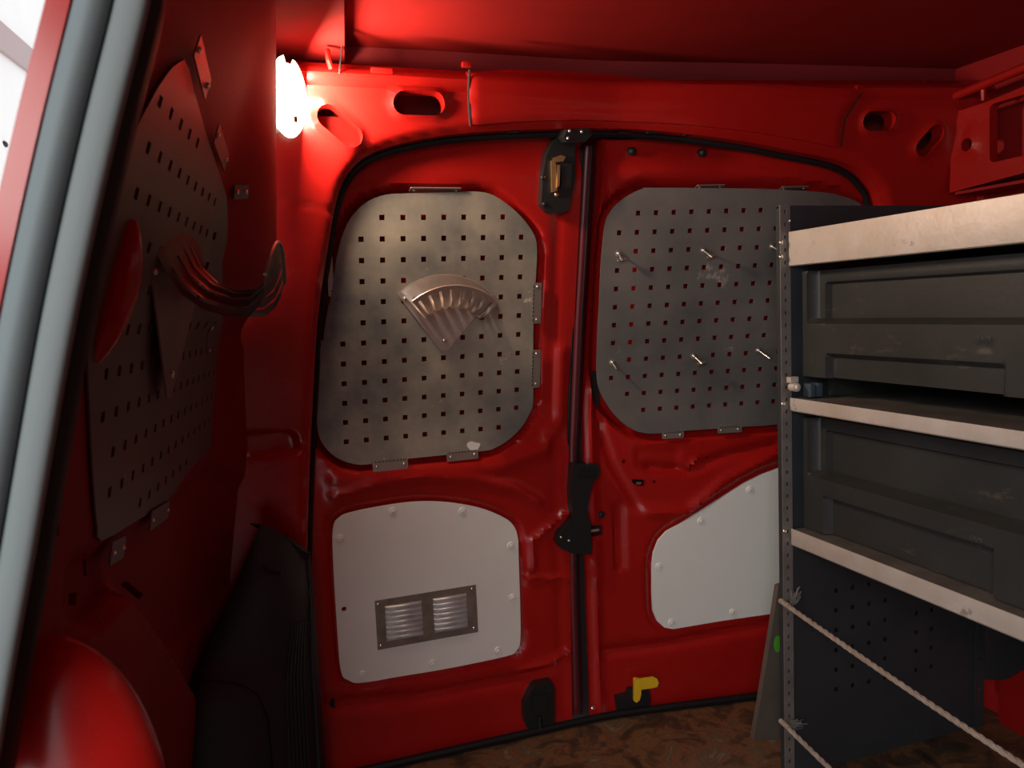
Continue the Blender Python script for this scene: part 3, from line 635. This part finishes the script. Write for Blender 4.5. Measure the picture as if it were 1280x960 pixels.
for (a, b), (c, d), wd in (((236, 54), (250, 112), .022), ((262, 165), (275, 203), .022), ((285, 240), (305, 240), .018), ((268, 392), (262, 453), .022), ((176, 655), (206, 635), .022), ((128, 694), (146, 684), .022)):
    A_ = W2([(a, b)])[0]; B_ = W2([(c, d)])[0]; an = math.atan2(B_[1]-A_[1], B_[0]-A_[0]); ln_ = min(.09, max(.04, math.dist(A_, B_)))
    tab(t3, wframe((A_[0]+B_[0])/2, (A_[1]+B_[1])/2, .006) @ Matrix.Rotation(an, 4, 'Z'), ln_, wd)

# ================================================================== COVER BOARDS
t4 = thing('cover_board', 'off-white cover board with a metal vent grille low on the left rear door', 'panel', (.33, 1.5, .2), 'white cover boards')
hb = circle(D2([(430, 761)])[0], .005)
vg = D2([(469, 749), (595, 732), (597, 792), (471, 810)])
sheet('board', wp1, [hb], lambda s, t, d: map_door(s, t, d-.002), WHITE, t4, th=.006, step=.04, back=True)
def cap(par, px, py, mt, r=.0085):
    M = dpx(px, py, -.002); bm = bmesh.new(); cyl(bm, M @ Vector((0, 0, 0)), M @ Vector((0, 0, .0025)), r, r*.8, 20); ball(bm, (0, 0, .0025), (r*.45, r*.45, .0018), M); obj('screw_cap', bm, mt, par)
for a, b in ((491, 639), (578, 639), (424.5, 673), (638.5, 682), (640.5, 747), (622.5, 813), (541, 829), (453.5, 843)): cap(t4, a, b, CAPW)
M = dpx(533, 771, -.0025); V = pxloc(M, [(469, 749), (595, 732.5), (597, 792), (471, 810)])
u0, u1 = (V[0][0]+V[3][0])/2, (V[1][0]+V[2][0])/2; v1, v0 = (V[0][1]+V[1][1])/2, (V[2][1]+V[3][1])/2
bm = bmesh.new(); prism(bm, [(u0, v0), (u1, v0), (u1, v1), (u0, v1)], 0, .0015, M); vgr = obj('vent_grille', bm, mat('dull_vent_plate', (.26, .215, .18), .45, .5, var=.2, vscale=30), t4, False); vgr['label'] = 'aluminium louvred vent plate in two banks'
uw = u1-u0; vh = v1-v0; LOUV = mat('bright_louvre', (.62, .62, .62), .35, .5, var=.15, vscale=40)
for a, b in ((.09, .45), (.56, .90)):
    for k in range(7):
        vv = v0+vh*(.14+.72*(k+.5)/7); bm = bmesh.new(); hh = vh*.72/7*.5
        x0, x1 = u0+uw*a, u0+uw*b; n = 8; rings = []
        for xx in (x0, x0+.004, x1-.004, x1):
            e = .15 if xx in (x0, x1) else 1.
            rings.append([bm.verts.new(M @ Vector((xx, vv-hh*.95+2*hh*.95*j/n, .0015+e*.0058*math.sin(PI*(j/n)**1.7)))) for j in range(n+1)])
        for A_, B_ in zip(rings, rings[1:]):
            for j in range(n): bm.faces.new((A_[j], A_[j+1], B_[j+1], B_[j]))
        obj('louvre', bm, LOUV, vgr)
for a, b in ((.03, .08), (.96, .10), (.03, .93), (.96, .93)):
    bm = bmesh.new(); ball(bm, (u0+uw*a, v0+vh*b, .002), (.0032, .0032, .002), M); obj('screw', bm, ZINC, vgr)
t5 = thing('cover_board', 'white slanted cover board low on the right rear door, partly behind the rack', 'panel', (1.0, 1.45, .25), 'white cover boards')
sheet('board', wp2, [], lambda s, t, d: map_door(s, t, d-.002), WHITE2, t5, th=.006, step=.04, back=True)
for a, b in ((937, 612), (876, 651), (823.5, 708), (839.5, 778), (916, 765)): cap(t5, a, b, WHITE2)

# ================================================================== FAN-SHAPED TOOL HOLDERS
def fan_holder(M, k, label, mt, nf=7):
    t = thing('tool_holder', label, 'tool holder', M.translation, 'fan-shaped tool holders')
    A0 = math.radians(46); Rr = .135*k
    pol = [(Rr*math.sin(-A0+2*A0*i/24), Rr*math.cos(-A0+2*A0*i/24)) for i in range(25)]
    tip = [(.014*k*math.cos(a), -.004*k+.010*k*math.sin(a)) for a in (-.15, -.7, -1.2, -PI/2, -1.94, -2.44, -2.99)]
    bm = bmesh.new(); prism(bm, fillet(pol, .004, 1)+tip, .001, .003, M); obj('back_plate', bm, mt, t)
    prof = [(.133, .003), (.126, .006), (.112, .010), (.098, .018), (.087, .032), (.083, .048), (.086, .062), (.095, .071), (.107, .075), (.117, .077), (.1235, .078)]
    na = nf*8+8; B0 = math.radians(41); bm = bmesh.new(); G = []
    for i in range(na+1):
        a = -B0+2*B0*i/na
        cell = ((i-4) % 8)/8; bu = .0045*math.sin(PI*cell); row = []
        for jj, (r, d) in enumerate(prof):
            wgt = math.sin(PI*min(1, max(0, (jj-2)/7))); r2 = r-bu*wgt*(1 if jj < 7 else .2); d2_ = d+bu*wgt*(.9 if jj > 4 else 0)
            row.append(bm.verts.new(M @ Vector((r2*k*math.sin(a), r2*k*math.cos(a), d2_*k))))
        G.append(row)
    for i in range(na):
        slot = (i % 8) in (2, 3, 4, 5) if True else False
        for j in range(len(prof)-1):
            if slot and 2 <= j <= 8 and False: continue
            if (i % 8) in (3, 4) and 2 <= j <= 8: continue
            bm.faces.new((G[i][j], G[i+1][j], G[i+1][j+1], G[i][j+1]))
    bmesh.ops.solidify(bm, geom=bm.faces[:], thickness=.0016*k)
    obj('slotted_tray', bm, mt, t)
    bm = bmesh.new(); tube(bm, [M @ Vector((.1245*k*math.sin(-B0+2*B0*i/30), .1245*k*math.cos(-B0+2*B0*i/30), .078*k)) for i in range(31)], .0016*k, 8); obj('rolled_lip', bm, mt, t)
    for (x, y) in ((0, .006*k), (.118*k*math.sin(-.74), .118*k*math.cos(.74)), (.118*k*math.sin(.76), .118*k*math.cos(.76))):
        bm = bmesh.new(); ball(bm, (x, y, .0035), (.0045, .0045, .0025), M); obj('screw', bm, ZINC, t)
    return t
fan_holder(dpx(555, 429, -.004) @ Matrix.Rotation(-.05, 4, 'Z'), 1.0, 'steel fan-shaped tool holder screwed to the mottled sheet on the left rear door', HOLD)
M = wpx(193, 478, .014); print('holder2', M.translation)
fan_holder(M, 1.35, 'dark steel fan-shaped tool holder jutting out from the left side wall', mat('dark_steel', (.22, .185, .175), .4, .5, bump=.05, bscale=120, var=.12, vscale=20))

# ================================================================== LAMP
lp = Vector(at(360, 121, fo-.034))
t = thing('interior_lamp', 'lit tall cargo lamp glowing at the upper left rear corner', 'lamp', lp-Vector((0, 0, .07)))
bm = bmesh.new(); box(bm, (lp.x-.004, lp.y+.018, lp.z), (.040, .030, .100)); obj('lamp_base', bm, CAPW, t, bev=.004)
bm = bmesh.new(); ball(bm, (lp.x, lp.y, lp.z), (.029, .022, .064), None, 24, 18)
for v in bm.verts:
    if v.co.z > lp.z+.03 and abs(v.co.x-lp.x-.004) < .006: v.co.z -= .012
obj('lamp_lens', bm, LENS, t)
bm = bmesh.new(); box(bm, (lp.x+.008, lp.y-.020, lp.z-.040), (.005, .006, .009)); obj('lens_catch', bm, BRASS, t, bev=.001)
ld = bpy.data.lights.new('lamp_bulb', 'AREA'); ld.energy = 5.2; ld.color = (1, .76, .54); ld.shape = 'RECTANGLE'; ld.size = .02; ld.size_y = .10
lo = bpy.data.objects.new('lamp_bulb', ld); COL.objects.link(lo); lo.location = (lp.x+.032, lp.y-.012, lp.z); lo.rotation_euler = Vector((1, .10, -.12)).to_track_quat('-Z', 'Y').to_euler(); lo.parent = t; lo.matrix_parent_inverse = Matrix.Translation(-t.location)
print('lamp', lp)

# ================================================================== BLACK SIDE BOX
t = thing('side_trim_box', 'tall black ribbed plastic box in the lower left rear corner', 'box', (0, 1.2, 0))
LL = [at(325, 642, fo-.012), at(303, 695, fo-.03)]+[atw(a, b) for a, b in ((272, 765), (250, 815), (232, 872))]
zs = [p[2] for p in LL][::-1]; ys = [p[1] for p in LL][::-1]; ztop = LL[0][2]
xs = [p[0] for p in LL][::-1]
print('box', LL)
def fp(f, g, o=0.):
    z0 = ztop*(1-f); z = (ztop-.085*g**1.3)*(1-f)
    xl = float(np.interp(z0, zs, xs)); yl = float(np.interp(z0, zs, ys)); yl = min(yl, 1.36)
    if z0 < zs[0]: xl = xs[0]-.10*(zs[0]-z0)
    xr, yr = .070, float(SD(.07, z, fo))-.006
    b = .065*math.sin(PI*min(1, max(0, g)*.98+.01))**.55*min(1, f*5+.25)
    return Vector((xl+(xr-xl)*g+b*.10*(g > .02)+o*.3, yl+(yr-yl)*g-b-o, z))
bm = bmesh.new(); nz, nx_ = 30, 26
G = [[bm.verts.new(fp(i/nz, j/nx_)) for j in range(nx_+1)] for i in range(nz+1)]
for i in range(nz):
    for j in range(nx_): bm.faces.new((G[i][j], G[i][j+1], G[i+1][j+1], G[i+1][j]))
bk = [bm.verts.new((G[0][0].co.x-.02, G[0][0].co.y+.04, G[0][0].co.z-.005)), bm.verts.new((.065, 1.41, G[0][-1].co.z-.005))]
bm.faces.new(bk+[v for v in G[0][::-1]])
obj('body', bm, TRIMB, t)
bm = bmesh.new(); tube(bm, [fp(.42, .04, .001), fp(.42, .2, .001), fp(.43, .35, .001), fp(.46, .48, .001), fp(.55, .55, .001), fp(.95, .60, .001)], .0016, 6); obj('seam', bm, GASK, t)
for k in range(6):
    bm = bmesh.new(); tube(bm, [fp(.25+.05*i, .70+.03*k, .001) for i in range(14)], .0022, 6); obj('rib', bm, TRIMB, t)
bm = bmesh.new(); tube(bm, [fp(.03+.05*i, .93, .003) for i in range(19)], .004, 8); obj('edge_bead', bm, TRIMB, t)
bm = bmesh.new(); tube(bm, [fp(.10, .2, .002), fp(.11, .3, .002), fp(.105, .45, .002)], .003, 6); obj('catch', bm, GASK, t)

# ================================================================== STORAGE RACK
rk = thing('storage_rack', 'dark steel storage rack with three aluminium-lipped shelves on the right', 'rack', (1.14, .65, 0))
YE = 1.150; XF = .905; XB = 1.385
ux = Y2([(975.5, 300), (988, 300), (1211, 800), (1228, 800)], YE-.004)
print('upright x', ux)
q0 = Y2([(979, 265)], YE)[0]; hz = [q0[1]-i*.0222 for i in range(48)]
def upright(xa, xb, zt_, nme='upright', mt=RACKL):
    holes = [[(x*1., y) for x, y in capsule(((xa+xb)/2, z-.0016), ((xa+xb)/2, z+.0016), .0026, 3)] for z in hz if z < zt_-.01 and z > .02]
    o = sheet(nme, [(xa, 0), (xb, 0), (xb, zt_), (xa, zt_)], holes, map_y(YE-.004), mt, rk, th=.002, back=True)
    return o
uxa, uxb = ux[0][0], ux[1][0]
upright(uxa, uxb, q0[1]+.012)
bm = bmesh.new(); box(bm, (uxb-.001, YE+.016, (q0[1]+.01)/2), (.002, .034, q0[1]+.01)); obj('upright_return', bm, RACK, rk, False)
upright(1.362, 1.387, 1.0, mt=RACK)
ew = [(uxa+.002, 0.0), (1.375, 0.0), (1.375, 1.07), (uxa+.002, 1.07)]
hp0 = Y2([(1045, 738)], YE)[0]
eh = [square((hp0[0]+.0393*c, hp0[1]-.0393*r), .0042) for r in range(6) for c in (0, 1, 2, 3, 5, 6)]
sheet('end_panel', ew, eh, map_y(YE), RACK, rk, th=.0015, step=.2, back=True)
sheet('dark_hole_backing', [(uxb+.01, .01), (1.36, .01), (1.36, 1.0), (uxb+.01, 1.0)], [], map_y(YE+.012), HOLED, rk, th=.001, back=True)  # added dark sheet so the end panel's perforations look black
def shelf(z0, z1, tz, nm='shelf'):
    bm = bmesh.new(); box(bm, (XF+(XB-XF)/2, .62, tz-.001), (XB-XF-.004, 1.04, .002)); s = obj(nm, bm, TRAY, rk, False)
    bm = bmesh.new(); box(bm, (XF+.001, .62, (z0+z1)/2), (.002, 1.045, z1-z0)); box(bm, (XF+.005, .62, z0+.001), (.010, 1.045, .002)); obj('shelf_lip', bm, ALU, s, bev=.0006)
    return s
shelf(.963, 1.023, .968); shelf(.705, .729, .728); shelf(.457, .488, .487)
bm = bmesh.new()
for a, b in ((976.5, 303), (976.5, 321), (979, 505), (981, 664)):
    q = on_plane(a, b, (0, 1, 0), YE-.005); bm = bmesh.new(); ball(bm, q, (.0048, .003, .0048)); obj('bolt', bm, ZINC, rk)
bm = bmesh.new(); q = on_plane(987, 276, (0, 1, 0), YE-.004); ball(bm, q, (.003, .003, .004)); obj('bolt', bm, ZINC, rk)
# stop bracket in the shelf corner
q = on_plane(994, 484, (0, 1, 0), 1.13); bm = bmesh.new(); cyl(bm, (q[0], 1.125, q[2]), (q[0], 1.14, q[2]), .008); ball(bm, (q[0], 1.124, q[2]), (.006, .004, .006)); box(bm, (q[0]+.0, 1.137, q[2]+.013), (.016, .012, .010)); obj('stop_screw', bm, ALU, rk)
bm = bmesh.new()
for xx in (.022, .038): box(bm, (q[0]+xx, 1.12, .743), (.010, .02, .024))
obj('stop_block', bm, mat('blue_grey_plastic', (.05, .075, .10), .5), rk, bev=.002)
# ---- bins
def bin_(label, zb_, zm, zt_, rec, emb, Y1=1.138, Y0=.685):
    t = thing('storage_bin', label, 'bin', (1.1, (Y0+Y1)/2, zb_), 'dark plastic bins on the rack')
    def hb_(P):
        h = np.zeros(len(P)); up = [(Y0+.03, zm), (Y1-.034, zm), (Y1-.034, zt_-.022), (Y0+.03, zt_-.022)]
        h += .022*sstep((P[:, 1]-zm+.001)/.004)*sstep((Y1-.012-P[:, 0])/.004)
        h += .012*sstep(.5-sdf(P, up)/.004)
        h += .016*sstep(.5-sdf(P, rec)/.004)+.0016*sstep(.5-sdf(P, emb)/.0015)
        return h
    sheet('front', [(Y0, zb_), (Y1, zb_), (Y1, zt_), (Y0, zt_)], [], map_x(.93), BIN, t, step=.0042, hfun=hb_, th=.02)
    bm = bmesh.new(); zc = (zb_+zt_)/2
    box(bm, (1.155, Y1-.002, zc), (.40, .004, zt_-zb_)); box(bm, (1.155, Y0+.002, zc), (.40, .004, zt_-zb_)); box(bm, (1.353, (Y0+Y1)/2, zc), (.004, Y1-Y0, zt_-zb_)); box(bm, (1.155, (Y0+Y1)/2, zb_+.003), (.40, Y1-Y0, .004))
    obj('shell', bm, BIN, t, False)
    bm = bmesh.new(); fh = {True: .0375, False: .004}[zb_ > .7]
    return t
def txt(s, loc, size, mt, parent, name):
    c = bpy.data.curves.new(name, 'FONT'); c.body = s; c.size = size; c.extrude = .0003; c.align_x = 'CENTER'; c.align_y = 'CENTER'
    o = bpy.data.objects.new(name, c); me = bpy.data.meshes.new_from_object(o); bpy.data.objects.remove(o)
    M_ = Matrix.Translation(loc) @ Matrix(((0, 0, -1, 0), (-1, 0, 0, 0), (0, 1, 0, 0), (0, 0, 0, 1)))
    me.transform(M_); return fin(bpy.data.objects.new(name, me), name, mt, parent, False)
BINL = mat('bin_emboss', (.085, .082, .078), .5)
rec1 = X2([(1033, 445), (1253, 457), (1253, 500), (1033, 490)], .93); rec1 = [(rec1[0][0], .806), (rec1[1][0], .806), (rec1[1][0], .75), (rec1[0][0], .75)]
e1 = X2([(1222, 427), (1240, 427), (1240, 438), (1222, 438)], .93)
b1 = bin_('dark plastic storage bin with handle recess on the middle shelf', .767, .864, .953, rec1, e1)
for k in (-1, 1):
    bm = bmesh.new(); box(bm, (1.16, 1.125 if k > 0 else .70, .7475), (.36, .02, .037)); obj('runner', bm, BIN, b1, False)
em = X2([(1231, 423)], .93)[0]; txt('FAMI', (.9292, em[0], em[1]), .0095, BINL, b1, 'embossed_lettering')
r2 = X2([(1030, 638), (1240, 712)], .93); rec2 = [(r2[0][0], .556), (r2[1][0], .556), (r2[1][0], .48), (r2[0][0], .48)]
e2 = X2([(1212, 678), (1229, 680), (1229, 692), (1212, 690)], .93)
b2_ = bin_('dark plastic storage bin with handle recess on the lowest shelf', .489, .591, .692, rec2, e2)
em = X2([(1221, 674)], .93)[0]; txt('FAMI', (.9292, em[0], em[1]), .0095, BINL, b2_, 'embossed_lettering')

# ================================================================== ROPES
def rope(p0, p1, label, fray, tail):
    t = thing('rope', label, 'rope', (p0[0], .6, min(p0[2], p1[2])), 'dirty cords across the rack front')
    a, b = Vector(p0), Vector(p1); n = 60; L_ = (b-a).length; d = (b-a)/L_; u = d.cross(Vector((1, 0, 0))).normalized(); v = d.cross(u)
    for s in range(3):
        bm = bmesh.new(); m = int(L_/.0035)
        tube(bm, [a+d*(L_*i/m)+(u*math.cos(i*.55+s*2.094)+v*math.sin(i*.55+s*2.094))*.0021-Vector((0, 0, .012))*math.sin(PI*i/m) for i in range(m+1)], .0026, 6); obj('strand', bm, ROPE, t)
    bm = bmesh.new(); tube(bm, [a+Vector((0, .012, .002)), a+Vector((-.001, -.001, .001)), a+d*.01], .0050, 10); obj('loop_end', bm, ROPE, t)
    bm = bmesh.new(); R_ = random.Random(fray)
    for i in range(26):
        o = Vector((.010+R_.random()*.012, -.004+R_.random()*.004, -.004+R_.random()*.010)); e = o+Vector(tail)*(.5+R_.random()*.7)+Vector((R_.uniform(-.008, .010), R_.uniform(-.004, .004), R_.uniform(-.008, .008)))
        m_ = (o+e)/2+Vector((R_.uniform(-.004, .004), -.003, R_.uniform(-.004, .004))); tube(bm, [a+o, a+m_, a+e], .0008, 4)
    obj('frayed_end', bm, mat('frayed_strands', (.20, .19, .18), .9), t)
r0 = on_plane(981, 755, (0, 1, 0), YE-.010); r1 = on_plane(1280, 946, (1, 0, 0), XF-.006)
r1 = r0+(r1-r0)*1.9
rope(r0, r1, 'upper dirty cord strung from the rack upright towards the front', 3, (.004, 0, .018))
r0 = on_plane(981, 906, (0, 1, 0), YE-.010); r1 = on_plane(1046, 962, (1, 0, 0), XF-.006); r1 = r0+(r1-r0)*3.2; r1[2] = max(r1[2], .02)
rope(r0, r1, 'lower dirty cord strung from the rack upright near the floor', 5, (.016, 0, -.010))

# ================================================================== LEANING BOARD
bp_ = Y2([(973, 733), (978, 731), (1010, 731), (1010, 925), (942, 925), (950, 880), (963, 800)], 1.22)
bp_ = [(x, max(z, .001)) for x, z in bp_]
o = sheet('leaning_board', bp_, [], map_y(1.22), BOARD, None, th=.012, back=True)
tag(o, 'brown board with a green sticker leaning behind the rack upright', 'board')
o['label'] = 'brown tapered board with green sticker standing behind the rack upright'
sc_ = Y2([(972, 805)], 1.219)[0]; bm = bmesh.new(); prism(bm, [(.0085*math.cos(a), .017*math.sin(a)) for a in [2*PI*i/24 for i in range(24)]], 0, .0006, Matrix.Translation((sc_[0], 1.2195, sc_[1])) @ Matrix.Rotation(PI/2, 4, 'X')); obj('sticker', bm, GREEN, o, False)
